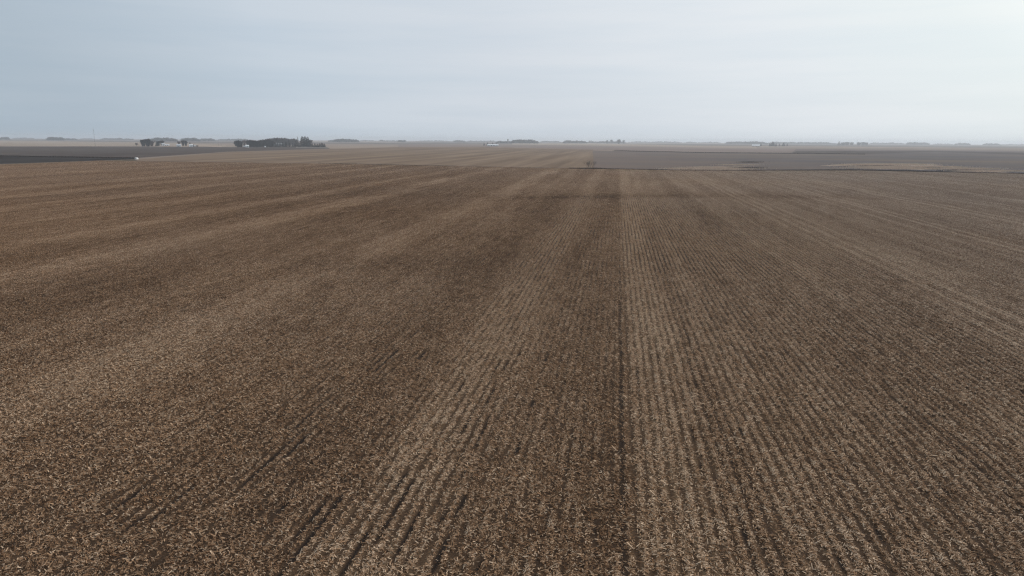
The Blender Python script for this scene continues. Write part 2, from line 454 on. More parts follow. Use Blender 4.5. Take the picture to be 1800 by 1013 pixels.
def make_residue():
    P = []; var = []; rot = []; ton = []; gre = []; scl = []
    gen = np.random.default_rng(99)
    TN = 118.0
    # near: single-row tiles
    ks = np.arange(-200, 160); js = np.arange(0, int(TN / NL))
    Sg, Tg = np.meshgrid(ks * NW, 9 + js * NL, indexing='ij'); Sg = Sg.ravel(); Tg = Tg.ravel()
    Tg = np.minimum(Tg, 1e9)
    X, Y = st2w(Sg, Tg)
    vis = (np.abs(X) < Y * .92 + 14) & (Tg < TN) & (Y > 12)
    Sg, Tg, X, Y = Sg[vis], Tg[vis], X[vis], Y[vis]
    tn = tone_at(Sg, Tg); rw = rows_at(Sg, Tg); gy = grey_at(Sg, Tg)
    g1 = vnoise(Sg / .9, Tg / 3.2, 70); g2 = fbm(Sg / 7, Tg / 16, 71)
    for i in range(len(Sg)):
        s, t = Sg[i], Tg[i]
        cut = any(abs(s - a) < .42 and b - .5 < t < c + .5 for a, b, c in GASH); gash = False
        if abs(s - 1.143) < .5: gash = g2[i] + .25 * g1[i] > .50
        bare = g1[i] > .90 - .05 * (rw[i] > .5) and g2[i] > .47
        if .78 < g1[i] <= .9 and g2[i] > .52 and rw[i] > .38: gash = True
        u = gen.random()
        if cut: vv = NC
        elif gash: vv = NG
        elif bare: vv = NB
        elif u < rw[i] * .95: vv = NS if (g1[i] < .28 or gen.random() < .12) else NR
        else: vv = NM if gen.random() > .10 else NS
        wv = .05 * math.sin(t / 5.3 + 1.7 * math.sin(s * 1.3)) + gen.normal(0, .035)
        P.append((X[i] + wv * CY, Y[i] - wv * SY)); var.append(vv[gen.integers(len(vv))]); rot.append(math.pi * gen.integers(2) - YAW + gen.normal(0, .05))
        ton.append(tn[i] + gen.normal(0, .05) + .13 * (g1[i] - .5)); gre.append(gy[i]); scl.append(gen.uniform(.95, 1.12))
    # farther: longer tiles
    ks = np.arange(-655, 555); js = np.arange(0, 170)
    Sg, Tg = np.meshgrid(ks * NW, TN + FL / 2 + js * FL, indexing='ij'); Sg = Sg.ravel(); Tg = Tg.ravel()
    X, Y = st2w(Sg, Tg)
    vis = (np.abs(X) < Y * .92 + 14) & (Tg < far_edge(Sg) - 3) & (Sg > S0 + 2) & (Sg < S1 - 2)
    Sg, Tg, X, Y = Sg[vis], Tg[vis], X[vis], Y[vis]
    n = len(Sg)
    tn = tone_at(Sg, Tg) + gen.normal(0, .03, n) + .18 * (vnoise(Sg / 1.1, Tg / 5, 72) - .5); rw = rows_at(Sg, Tg); gy = grey_at(Sg, Tg)
    isrow = gen.random(n) < rw * .95
    wv = .05 * np.sin(Tg / 5.3 + 1.7 * np.sin(Sg * 1.3)) + gen.normal(0, .035, n)
    P += list(zip(X + wv * CY, Y - wv * SY))
    var += list(np.where(isrow, np.array(FR)[gen.integers(0, 5, n)], np.array(FM)[gen.integers(0, 5, n)]))
    rot += list(math.pi * gen.integers(0, 2, n) - YAW); ton += list(tn); gre += list(gy); scl += [1.0] * n
    P = np.array(P); s, t = w2st(P[:, 0], P[:, 1])
    Z = height_at(s, t) + .004
    me = bpy.data.meshes.new('corn_residue')
    me.vertices.add(len(P)); me.vertices.foreach_set('co', np.column_stack([P, Z]).astype(np.float32).ravel())
    for nm, ty, d in (('variant', 'INT', np.array(var, np.int32)), ('turn', 'FLOAT', np.array(rot, np.float32)), ('tone', 'FLOAT', np.array(ton, np.float32)),
                      ('grey', 'FLOAT', np.array(gre, np.float32)), ('size', 'FLOAT', np.array(scl, np.float32))):
        a = me.attributes.new(nm, ty, 'POINT'); a.data.foreach_set('value', d)
    me.materials.append(STRAW)
    o = bpy.data.objects.new('corn_residue', me); col.objects.link(o)
    ng = bpy.data.node_groups.new('lay_residue', 'GeometryNodeTree')
    ng.interface.new_socket('Geometry', in_out='INPUT', socket_type='NodeSocketGeometry')
    ng.interface.new_socket('Geometry', in_out='OUTPUT', socket_type='NodeSocketGeometry')
    gi = ng.nodes.new('NodeGroupInput'); go = ng.nodes.new('NodeGroupOutput')
    ci = ng.nodes.new('GeometryNodeCollectionInfo'); ci.inputs['Collection'].default_value = src
    ci.inputs['Separate Children'].default_value = True; ci.inputs['Reset Children'].default_value = True
    ip = ng.nodes.new('GeometryNodeInstanceOnPoints'); ip.inputs['Pick Instance'].default_value = True
    def attr(nm, ty):
        n = ng.nodes.new('GeometryNodeInputNamedAttribute'); n.data_type = ty; n.inputs['Name'].default_value = nm
        return n.outputs['Attribute']
    cx = ng.nodes.new('ShaderNodeCombineXYZ'); ng.links.new(attr('turn', 'FLOAT'), cx.inputs['Z'])
    cs = ng.nodes.new('ShaderNodeCombineXYZ'); sz = attr('size', 'FLOAT')
    cs.inputs['X'].default_value = 1; cs.inputs['Y'].default_value = 1; ng.links.new(sz, cs.inputs['Z'])
    L = ng.links.new
    L(gi.outputs[0], ip.inputs['Points']); L(ci.outputs[0], ip.inputs['Instance'])
    L(attr('variant', 'INT'), ip.inputs['Instance Index']); L(cx.outputs[0], ip.inputs['Rotation']); L(cs.outputs[0], ip.inputs['Scale'])
    L(ip.outputs[0], go.inputs[0])
    md = o.modifiers.new('lay_residue', 'NODES'); md.node_group = ng
    tag(o, 'pale brown corn husks and stalks strewn along the harvested rows', 'crop residue', kind='stuff')
    print('residue tiles', len(P))
make_residue()

# --- neighbouring fields
MAT = dict(
    soil=parcel_mat('dark_tilled_soil', (.032, .027, .026), (.058, .049, .045), .03),
    till=parcel_mat('chisel_ploughed_soil', (.072, .056, .050), (.112, .090, .080), .03, (1, .10, 1), ((.15, .12, .095), .012, (.5, 1, 1), .55, .75)),
    tillb=parcel_mat('grey_ploughed_soil', (.108, .096, .098), (.140, .122, .120), .02, (1, .3, 1), ((.175, .135, .108), (.006), (.25, 1, 1), .45, .62), ((.185, .140, .118), 60, 420, 320)),
    stub=parcel_mat('far_stubble', (.150, .104, .074), (.275, .198, .142), .045, (1, .035, 1)),
    pale=parcel_mat('pale_stubble', (.26, .20, .155), (.40, .31, .245), .01, (.3, 1, 1)),
    mauve=parcel_mat('mixed_stubble', (.19, .145, .125), (.28, .215, .185), .006, (.3, 1, 1)),
    dry=parcel_mat('dry_grass_ground', (.22, .165, .13), (.56, .43, .34), .06, (.4, 1, 1)),
    verge=parcel_mat('dead_grass_verge', (.10, .08, .055), (.19, .15, .10), .1, (1, 1, 1)),
    gravel=parcel_mat('gravel_road', (.17, .15, .135), (.23, .205, .185), .05, (1, 1, 1)),
)
_pz = [-.46]
def parcel(name, pts, mat, z=None, sub=True):
    if z is None: _pz[0] += .012; z = _pz[0]
    v = [at(u, w, z) for u, w in pts]
    tag(mesh_obj(name, v, [tuple(range(len(v)))[::-1]], MAT[mat]), kind='structure')
parcel('stubble_field', [(-300, 249), (-300, 259), (0, 258.5), (250, 259), (390, 260), (400, 255), (240, 250.2), (0, 247.6)], 'pale')
parcel('ploughed_field', [(-300, 259), (-300, 273), (0, 274.6), (240, 277.8), (400, 267), (580, 261.6), (575, 258.6), (390, 258.6), (250, 257.6), (0, 257.6)], 'till')
parcel('grass_verge', [(-300, 273), (-300, 276), (0, 275.6), (240, 279.0), (240, 278.0), (0, 274.4)], 'soil')
parcel('tilled_field', [(-300, 276), (-300, 297), (0, 288.3), (238, 280.2), (240, 279.0), (0, 275.8)], 'soil')
parcel('stubble_field', [(238, 281), (400, 267.5), (580, 262), (700, 258.8), (860, 258.6), (1042, 263.5), (1044, 298.5), (850, 294), (600, 288.5), (240, 283)], 'stub')
parcel('ploughed_field', [(1044, 299), (1042, 264.5), (1100, 266), (1240, 268.6), (1390, 269.8), (1520, 271.4), (1640, 267.5), (1800, 272.5), (2100, 276), (2100, 312), (1800, 307), (1500, 301), (1300, 303)], 'tillb')
parcel('ploughed_field', [(1390, 269.6), (1520, 271.2), (1640, 267.3), (1800, 272.3), (1800, 268.5), (1640, 265.4), (1400, 266)], 'till')
parcel('stubble_field', [(700, 258.5), (860, 258.3), (1042, 263.2), (1240, 268.3), (1390, 269.4), (1400, 262), (1100, 256.4), (860, 253.2), (700, 254)], 'mauve')
parcel('pale_stubble_field', [(900, 252.2), (1040, 252.2), (1330, 258.5), (1330, 261.2), (1040, 256), (900, 254.6)], 'pale')
for pts in ([(1150, 299.4), (1205, 296.6), (1262, 294.8), (1305, 296.4), (1292, 299.8), (1240, 300.0)], [(1240, 294.6), (1262, 293.8), (1290, 294.2), (1265, 295.0)], [(1440, 291.4), (1506, 288.0), (1560, 287.6), (1625, 288.8), (1660, 290.6), (1616, 292.2), (1560, 291.4), (1500, 292.2)],
            [(1505, 293.6), (1580, 292.6), (1632, 294.6), (1650, 297.2), (1622, 298.6), (1570, 297.4), (1535, 296.2)], [(1632, 292.6), (1672, 293.6), (1722, 296.6), (1730, 298.6), (1706, 299.4), (1660, 297.4)], [(1664, 299.4), (1704, 299.4), (1760, 302.4), (1790, 304.6), (1740, 304.2)]):
    parcel('dry_grass', pts, 'dry', -.22)
parcel('grass_strip', [(346, 255.4), (390, 256.8), (390, 258.8), (346, 257.4)], 'dry', -.2)
parcel('farmyard', [(520, 258.6), (575, 258.4), (577, 259.8), (520, 260.0)], 'gravel')
parcel('grass_verge', [(-300, 297), (-300, 299.5), (0, 290.4), (240, 282), (238, 280.6), (0, 288.8)], 'verge', -.2)

# ------------------------------------------------------------------ grasses and weeds standing in the ditches and waterways
def blades(points, h0, h1, w, gen, per=1):
    n = len(points); pts = np.asarray(points, float)
    h = gen.uniform(h0, h1, n); a = gen.uniform(0, 2 * np.pi, n); lean = gen.normal(0, .25, (n, 2)) * h[:, None]
    dx = np.stack([np.cos(a), np.sin(a), 0 * a], -1) * (w / 2 * gen.uniform(.6, 1.4, n))[:, None]
    top = pts + np.column_stack([lean, h])
    return np.stack([pts - dx, pts + dx, top + dx * .35, top - dx * .35], 1)
def grass_strip(name, pts, width, n, h0, h1, mat, label, z=-.3, wb=.35):
    gen = np.random.default_rng(abs(hash(name + str(n))) % 1000 if False else n)
    W = [at(u, v, z) for u, v in pts]
    seg = [(W[i + 1] - W[i]).length for i in range(len(W) - 1)]; tot = sum(seg)
    P = []
    for i in range(len(seg)):
        k = int(n * seg[i] / tot); f = gen.random(k)
        d = (W[i + 1] - W[i]).normalized(); nx = Vector((-d.y, d.x, 0))
        off = gen.normal(0, width / 2.5, k)
        keep = vnoise(f * seg[i] / 9, f * 0 + i, 90) * .7 + .3 * vnoise(f * seg[i] / 40, f * 0 + i, 91)
        for a, b, kk in zip(f, off, keep):
            if gen.random() > .35 + 1.1 * kk: continue
            p = W[i] + (W[i + 1] - W[i]) * a + nx * b
            P.append((p.x, p.y, z))
    me = quads_mesh(name, blades(P, h0, h1, wb, gen), mat)
    o = bpy.data.objects.new(name, me); col.objects.link(o)
    return tag(o, label, 'grass', kind='stuff')
weed = plain('dark_dead_weeds', (.075, .057, .047), .9, .35, .3)
straw_grass = plain('pale_dry_grass', (.60, .46, .36), .9, .25, .15)
brown_grass = plain('brown_dry_grass', (.16, .115, .08), .9, .3, .15)
grass_strip('ditch_weeds', [(1000, 297.0), (1040, 297.6), (1090, 298.6), (1200, 300.6), (1300, 301.0), (1400, 300.4), (1500, 299.8), (1600, 301.6), (1700, 304.4), (1800, 306.2), (1980, 310)], 2.2, 26000, .4, 1.0, weed, 'dark line of dead weeds along the ditch at the far end of the stubble')
grass_strip('ditch_weeds', [(560, 287.0), (700, 290.2), (850, 293.6), (1000, 296.8)], 2.5, 4000, .15, .45, brown_grass, 'faint brown line of weeds crossing the stubble left of the bare shrub')
grass_strip('ditch_weeds', [(-200, 272.8), (0, 274.8), (120, 276.8), (236, 278.6)], 3.0, 14000, .5, 1.3, weed, 'black line of weeds along the far side of the dark tilled field')
grass_strip('field_edge_weeds', [(1080, 265.6), (1240, 268.8), (1390, 270.0), (1520, 271.6)], 8.0, 9000, .5, 1.4, weed, 'thin dark line of weeds behind the grey ploughed field', -.3, .8)
gen_ = np.random.default_rng(5)
def waterway(pts_list, n, mat, label):
    P = []
    for (u, v, ru, rv) in pts_list:
        for _ in range(int(n * ru * rv)):
            q = gen_.normal(0, .5, 2)
            p = at(u + q[0] * ru, v + q[1] * rv, -.3); P.append(p)
    me = quads_mesh('waterway_grass', blades(P, .3, .8, .5, gen_), mat)
    o = bpy.data.objects.new('waterway_grass', me); col.objects.link(o)
    tag(o, label, 'grass', kind='stuff')
waterway([(1245, 297.2, 55, 1.6), (1265, 294.4, 40, .6), (1300, 290.5, 30, .6)], 260, straw_grass, 'pale dry grass beside the ditch right of the bare shrub')
waterway([(1510, 290.5, 30, 1.0), (1560, 289.6, 60, 1.2), (1560, 294.5, 55, 1.5), (1610, 293.6, 60, 1.0), (1680, 297, 55, 1.2), (1650, 294.2, 35, .8), (1740, 301, 50, 1.2), (1600, 297, 60, .8)], 200, straw_grass, 'long pale streaks of dry grass in the waterway at the right')
waterway([(1550, 292.6, 40, .5), (1640, 296.6, 30, .7), (1705, 300.2, 40, .6), (1310, 295.8, 26, .6), (1318, 285.5, 18, .5), (1037, 297.2, 20, 1.0)], 90, weed, 'dark weeds between the pale streaks of the waterway')

# ------------------------------------------------------------------ trees
bark = plain('grey_bark', (.075, .062, .055), .9, .25, .6)
twig = plain('bare_twigs', (.040, .035, .034), .9, .25, .4)
redtwig = plain('russet_twigs', (.10, .058, .045), .9, .25, .4)
palebare = plain('pale_bare_twigs', (.095, .082, .080), .9, .2, .3)
shrubtwig = plain('shrub_twigs', (.135, .115, .105), .9, .3, .5)
needle = plain('spruce_needles', (.020, .026, .024), .9, .4, .8)
cedar = plain('cedar_needles', (.030, .024, .022), .9, .4, .8)
def prism(v, f, a, b, ra, rb, k=5):
    a = Vector(a); b = Vector(b); d = (b - a).normalized()
    e = d.orthogonal().normalized(); g = d.cross(e); i0 = len(v)
    for c, r in ((a, ra), (b, rb)):
        for j in range(k):
            q = 2 * math.pi * j / k; v.append(c + (e * math.cos(q) + g * math.sin(q)) * r)
    for j in range(k): f.append((i0 + j, i0 + (j + 1) % k, i0 + k + (j + 1) % k, i0 + k + j))
    f.append(tuple(range(i0, i0 + k))[::-1]); f.append(tuple(range(i0 + k, i0 + 2 * k)))
def bare_tree(name, label, seed, H=14.0, spread=5.0, tw=twig, dens=1.0, trunkfrac=.13, stems=1):
    rnd = random.Random(seed)
    root = empty(name, (0, 0, 0)); tag(root, label, 'tree')
    v, f, tips = [], [], []
    def grow(p, d, L, r, lev):
        q = p + d * L
        prism(v, f, p, q, r, r * .68, 5 if lev < 2 else 3)
        if lev >= 2: tips.append((q, d, L))
        if lev >= 3: return
        for k in range(rnd.randint(3, 4)):
            a = rnd.uniform(0, 6.28); sp_ = rnd.uniform(.35, .85)
            e = d.orthogonal().normalized(); g = d.cross(e)
            nd = (d + (e * math.cos(a) + g * math.sin(a)) * sp_ * (spread / 5) + Vector((0, 0, .18))).normalized()
            grow(p + d * L * rnd.uniform(.6, 1), nd, L * rnd.uniform(.62, .9) if lev else H * rnd.uniform(.2, .3), r * .55, lev + 1)
    for i in range(stems):
        sw = stems > 8; dd = Vector((0, 0, 1)) if stems == 1 else Vector((rnd.uniform(-.5, .5), rnd.uniform(-.5, .5), 1)).normalized()
        grow(Vector((rnd.uniform(-.3, .3) * ((stems > 1) + 9 * sw), rnd.uniform(-.3, .3) * ((stems > 1) + 9 * sw), -.6)), dd, H * trunkfrac + .6, H * .022 / math.sqrt(stems), 0)
    mz = max(q[0].z for q in tips) + .08 * H
    sc = H / mz
    v = [q * sc for q in v]
    mesh_obj('trunk', v, f, shrubtwig if stems > 1 else bark, root)
    V, Fc = [], []
    rx = max(math.hypot(q[0].x, q[0].y) for q in tips) * .8
    for k in range(int(26 * len(tips) ** .5 * dens) if stems == 1 else 0):
        zz = rnd.uniform(.04, .8); a_ = rnd.uniform(0, 6.28); r_ = rx * (.35 + .5 * zz) * math.sqrt(rnd.random())
        tips.append((Vector((math.cos(a_) * r_, math.sin(a_) * r_, zz * mz)), Vector((math.cos(a_), math.sin(a_), 1)).normalized(), H * .08))
    for (q, d, L) in tips:
        q = q * sc
        for k in range(int(16 * dens)):
            a = Vector((rnd.gauss(0, 1), rnd.gauss(0, 1), rnd.gauss(.5, 1))).normalized()
            l = rnd.uniform(.05, .12) * H; w = .0065 * H * rnd.uniform(.6, 1.5)
            st_ = q - d * rnd.uniform(0, L * .5) * sc + Vector((rnd.gauss(0, .25), rnd.gauss(0, .25), rnd.gauss(0, .2)))
            b = a.orthogonal().normalized() * w
            i0 = len(V); V += [st_ - b, st_ + b, st_ + a * l + b * .3, st_ + a * l - b * .3]; Fc.append((i0, i0 + 1, i0 + 2, i0 + 3))
    mesh_obj('crown', V, Fc, tw, root)
    return root
def conifer(name, label, seed, H=12.0, Rr=3.0, mat=needle, blunt=.0):
    rnd = random.Random(seed)
    root = empty(name, (0, 0, 0)); tag(root, label, 'tree')
    v, f = [], []
    prism(v, f, (0, 0, -.5), (0, 0, H * .9), H * .016 + .05, .03, 6)
    mesh_obj('trunk', v, f, bark, root)
    V, Fc = [], []
    n = 620
    for k in range(n):
        z = rnd.random() ** 1.25 * H * .99
        r0 = Rr * ((1 - z / H) ** (1 - blunt) * (.8 + .3 * math.sin(z * 5 + seed)) + .03)
        a = rnd.uniform(0, 6.28); r = r0 * math.sqrt(rnd.uniform(.15, 1)) * rnd.uniform(.8, 1.15)
        d = Vector((math.cos(a), math.sin(a), rnd.uniform(-.45, .1)))
        p = Vector((math.cos(a) * r * .6, math.sin(a) * r * .6, z + .02 * H))
        l = r0 * .55 + .35; w = .18 + .12 * r0
        b = Vector((-math.sin(a), math.cos(a), rnd.uniform(-.6, .6))).normalized() * w
        i0 = len(V); V += [p - b, p + b, p + d * l + b * .35, p + d * l - b * .35]; Fc.append((i0, i0 + 1, i0 + 2, i0 + 3))
    mesh_obj('crown', V, Fc, mat, root)
    return root
protos = {
    'a': bare_tree('bare_tree', 'x', 1, 14, 5.5, dens=1.8), 'b': bare_tree('bare_tree', 'x', 2, 14, 4.2, dens=1.7), 'c': bare_tree('bare_tree', 'x', 3, 14, 6.5, dens=2.0),
    'r': bare_tree('bare_tree', 'x', 4, 14, 4.5, redtwig), 'g': bare_tree('bare_tree', 'x', 5, 14, 5.5, palebare, 1.2), 'h': bare_tree('bare_tree', 'x', 6, 14, 4.6, palebare, 1.2),
    'w': bare_tree('bare_shrub', 'x', 8, 14, 3.2, shrubtwig, .06, .34, 14),
    's': bare_tree('bare_shrub', 'x', 7, 14, 5.5, twig, .6, .12, 6),
    'p': conifer('conifer_tree', 'x', 11, 14, 2.0), 'q': conifer('conifer_tree', 'x', 12, 14, 3.8, needle, .35), 'k': conifer('conifer_tree', 'x', 13, 14, 3.4, cedar, .45), 'd': conifer('conifer_tree', 'x', 14, 14, 5.5, needle, .5)}
used = set()
trng = random.Random(21)
def tree(kind, u, vb, vt, label, group, wide=1.0, depth=None):
    """tree of one kind standing at pixel (u, vb), reaching up to row vt"""
    p = at(u, vb, -.45) if depth is None else at_depth(u, depth, -.45)
    D = p.length
    base = horizon(u) + CAMH * F / p.y if depth else vb
    Hm = (base - vt) / F * p.y + .45
    if kind in used: o = copy_tree(protos[kind])
    else: o = protos[kind]; used.add(kind)
    k = Hm / 14.0
    o.location = p; o.scale = (k * wide, k * wide, k); o.rotation_euler = (0, 0, trng.uniform(0, 6.28))
    tag(o, label, 'shrub' if kind in 'sw' else 'tree', group)
    return o
G1 = 'trees round the white farm at the left'
tree('s', 240, 256.6, 251.0, 'low dark round bush standing alone left of the white farm', G1, 1.0)
tree('c', 252, 257.2, 244.6, 'broad bare tree at the left end of the white farm', G1, 1.15)
tree('c', 260, 257.4, 243.2, 'tallest bare tree of the white farm, second from its left end', G1, 1.1)
tree('r', 267, 257.2, 247.0, 'thin russet bare tree right of the tallest tree of the white farm', G1, 1.1)
tree('q', 275.5, 257.0, 248.4, 'dark evergreen tree left of the long white shed', G1, 1.0)
tree('b', 279, 256.6, 247.6, 'slim bare tree between the evergreen and the long white shed', G1, 1.0)
tree('a', 285, 255.8, 246.6, 'round bare tree rising behind the long white shed', G1, 1.25)
tree('r', 315, 255.0, 248.2, 'small bare tree behind the grey shed', G1, 1.1)
tree('a', 322, 256.4, 246.2, 'upright bare tree right of the grey shed', G1, 1.0)
tree('b', 327, 256.6, 246.8, 'forked bare tree between the grey shed and the small white house', G1, .9)
tree('k', 334, 255.2, 250.6, 'low dark tree behind the roof of the small white house', G1, 1.3)
tree('k', 340.6, 258.2, 253.6, 'narrow dark bush against the right wall of the small white house', G1, .8)
tree('s', 346.5, 258.6, 255.6, 'flat dark bush at the right end of the white farm', G1, 1.2)
G2 = 'trees round the farmstead beside the long windbreak'
tree('a', 415, 257.4, 247.2, 'dark bare tree at the left end of the long windbreak', G2, 1.0)
tree('c', 419, 258.6, 246.2, 'broad dark bare tree, second from the left end of the long windbreak', G2, 1.1)
tree('a', 424, 258.8, 247.0, 'bare tree close left of the bright white house', G2, 1.0)
tree('r', 430, 257.2, 245.8, 'russet bare tree behind the bright white house', G2, .9)
tree('c', 437, 258.2, 246.0, 'bare tree right behind the bright white house', G2, 1.0)
tree('c', 442, 259.0, 245.4, 'broad arched bare tree right of the bright white house', G2, 1.2)
tree('b', 447.5, 259.2, 246.4, 'bare tree with pale trunk right of the broad arched one', G2, 1.1)
tree('b', 452, 259.2, 247.4, 'shorter dark bare tree left of the dense part of the windbreak', G2, 1.1)
for i, (u, vt, k) in enumerate(((456, 246.6, 'c'), (459.5, 245.4, 'a'), (463, 245, 'c'), (466, 245.6, 'b'), (469.5, 244.2, 'c'), (473, 244.6, 'a'), (476, 246.4, 'c'), (479.5, 247.4, 'b'))):
    tree(k, u, 258.8 - (i % 3) * .3, vt, 'bare tree in the dense middle of the long windbreak', 'bare trees of the dense windbreak', 1.05)
for i, (u, vt, k) in enumerate(((470, 243.4, 'g'), (476, 242.2, 'h'), (482, 241.6, 'g'), (487, 241.8, 'h'), (492, 241.8, 'g'), (497, 241.8, 'h'), (502, 241.8, 'g'), (507, 242.8, 'h'), (510, 244.4, 'g'), (516, 242.8, 'h'))):
    tree(k, u, 256.2, vt, 'grey bare tree in the paler row behind the windbreak', 'pale trees behind the windbreak', 1.15)
tree('p', 524.2, 258.4, 241.6, 'tall thin spruce with pointed top left of the dark clump', G2, 1.0)
tree('q', 521, 258.2, 247.2, 'shorter evergreen at the foot of the thin spruce', G2, 1.0)
tree('d', 532, 258.0, 241.0, 'tall dark evergreen on the left of the dark clump', G2, .85)
tree('d', 537, 258.4, 240.8, 'tallest dark evergreen in the middle of the dark clump', G2, .85)
tree('d', 541.5, 258.2, 241.6, 'dark evergreen on the right of the dark clump', G2, .75)
tree('r', 546, 257.0, 245.2, 'thin russet bare tree leaning out right of the dark clump', G2, .9)
for i, (u, vt, k, w) in enumerate(((484, 250, 'k', 1.2), (488, 251, 'q', 1.2), (492.5, 251.4, 'k', 1.3), (497.5, 250.4, 'q', 1.3), (503, 249.6, 'q', 1.2), (509, 251.8, 'k', 1.3), (514.5, 252.0, 'q', 1.2), (518.5, 252.6, 'k', 1.3), (527, 252, 'q', 1.3), (543.5, 253, 'q', 1.2))):
    tree(k, u, 258.8, vt, 'small dark evergreen in the low row at the foot of the windbreak', 'small evergreens at the foot of the windbreak', w)
for i, (u, vt, k, w, lb) in enumerate(((549.4, 252.2, 'p', 1.4, 'thin pointed evergreen at the left end of the detached low row'), (553.6, 252.8, 'q', 1.3, 'round evergreen second in the detached low row'),
        (558, 253.4, 'q', 1.3, 'lowest evergreen in the middle of the detached low row'), (562, 252.6, 'k', 1.3, 'russet dark evergreen fourth in the detached low row'), (566.4, 251.6, 'k', 1.3, 'tallest russet dark evergreen of the detached low row'), (570.4, 253.4, 'k', 1.2, 'evergreen at the right end of the detached low row'))):
    tree(k, u, 258.9, vt, lb, 'detached low row of evergreens', w * 1.6)
tree('w', 1038, 297.4, 280.4, 'bare multi-stemmed shrub standing in the ditch line at the far end of the stubble', None, 1.15)
G3 = 'trees round the far farms on the right'
for i, (u, vt, lb) in enumerate(((851, 251.6, 'low dark tree left of the far white shed'), (857, 251.0, 'low dark tree close to the left end of the far white shed'), (866, 250.8, 'low dark tree behind the far white shed'), (873, 251.8, 'low dark tree at the right end of the far white shed'))):
    tree('k', u, 256.0 if i < 2 else 254.6, vt, lb, G3, 1.5)
tree('a', 1087.5, 253.0, 244.6, 'tallest lone tree on the horizon right of the bare shrub', G3, 1.1)
tree('a', 1096, 252.6, 246.2, 'broad lone tree right of the tallest lone tree on the horizon', G3, 1.2)
tree('b', 1075, 252.2, 245.4, 'small lone tree left of the tallest lone tree on the horizon', G3, 1.0)
tree('b', 1067, 252.4, 246.2, 'smallest lone tree left end of the three on the horizon', G3, 1.0)
tree('q', 1337.5, 257.2, 251.6, 'dark tree at the right end of the far pale barn', G3, 1.0)
for u, vt, k, lb in ((1353, 251.4, 'k', 'low dark tree at the left end of the clump right of the far pale barn'), (1358, 249.6, 'd', 'tallest dark tree of the clump right of the far pale barn'), (1364, 252.0, 'k', 'low dark tree third in the clump right of the far pale barn'),
                     (1370, 252.6, 'k', 'lowest dark tree in the middle of the clump right of the far pale barn'), (1377, 251.6, 'd', 'broad dark tree near the right end of the clump right of the far pale barn'), (1383.5, 252.6, 'k', 'dark tree at the right end of the clump right of the far pale barn')):
    tree(k, u, 257.4, vt, lb, G3, 1.3)
for u, vt, k, lb in ((1474.5, 249.0, 'q', 'narrow dark tree standing apart at the left of the far right clump'), (1482, 250.2, 'c', 'dark tree at the left end of the far right clump'), (1489, 249.4, 'c', 'dark tree second in the far right clump'), (1497, 250.0, 'c', 'dark tree third in the far right clump'), (1509, 250.0, 'c', 'dark tree fourth in the far right clump'), (1517, 249.8, 'c', 'dark tree fifth in the far right clump'), (1522.5, 250.4, 'c', 'dark tree at the right end of the far right clump')):
    tree(k, u, 255.6, vt, lb, G3, 1.9)
for k, o in protos.items():
    if k not in used:
        for ch in list(o.children): bpy.data.objects.remove(ch)
        bpy.data.objects.remove(o)

# --- far-off woods that read as one mass
def grove(u0, u1, D, hpx0, hpx1, label, mat, seed, top=None):
    """a wood between two pixel columns D metres off; heights given in pixels of the photograph"""
    gen = np.random.default_rng(seed)
    Q = []
    mpp = D / F
    n = max(6, int((u1 - u0) * 2.2))
    for i in range(n):
        f = (i + gen.uniform(.1, .9)) / n
        u = u0 + (u1 - u0) * f
        p = at_depth(u, D + gen.uniform(0, 60), -.5)
        hp = (hpx0 + (hpx1 - hpx0) * ((.6 * vnoise(np.array((u - u0) / 6 + seed), np.array(seed * .37), 80) + .4 * vnoise(np.array((u - u0) / 2 + seed), np.array(seed * .7), 81)) * 1.3 - .15))
        env = min(1, .55 + 3 * min(f, 1 - f))
        hgt = max(hp, hpx0 * .6) * mpp * gen.uniform(.7, 1.15) * env
        rad = hgt * .42
        k = 46 if gen.random() > .12 else 12
        c = np.stack([gen.normal(0, rad * .55, k), gen.normal(0, rad * .55, k), hgt * (.12 + .82 * gen.random(k) ** .8)], -1) + np.array(p)
        a = gen.normal(0, 1, (k, 3)); a /= np.linalg.norm(a, axis=1)[:, None]
        b = np.cross(a, gen.normal(0, 1, (k, 3))); b /= np.linalg.norm(b, axis=1)[:, None]
        sz = rad * gen.uniform(.12, .36, k)[:, None]
        Q.append(np.stack([c - a * sz - b * sz * .6, c + a * sz - b * sz * .5, c + a * sz * .8 + b * sz * .6, c - a * sz * .7 + b * sz * .5], 1))
    me = quads_mesh('far_grove', np.concatenate(Q), mat)
    o = bpy.data.objects.new('far_grove', me); col.objects.link(o)
    tag(o, label, 'grove', kind='stuff')
GV = plain('far_wood', (.045, .045, .045), .9, .2, .02)
GVp = plain('far_bare_wood', (.075, .066, .064), .9, .2, .02)
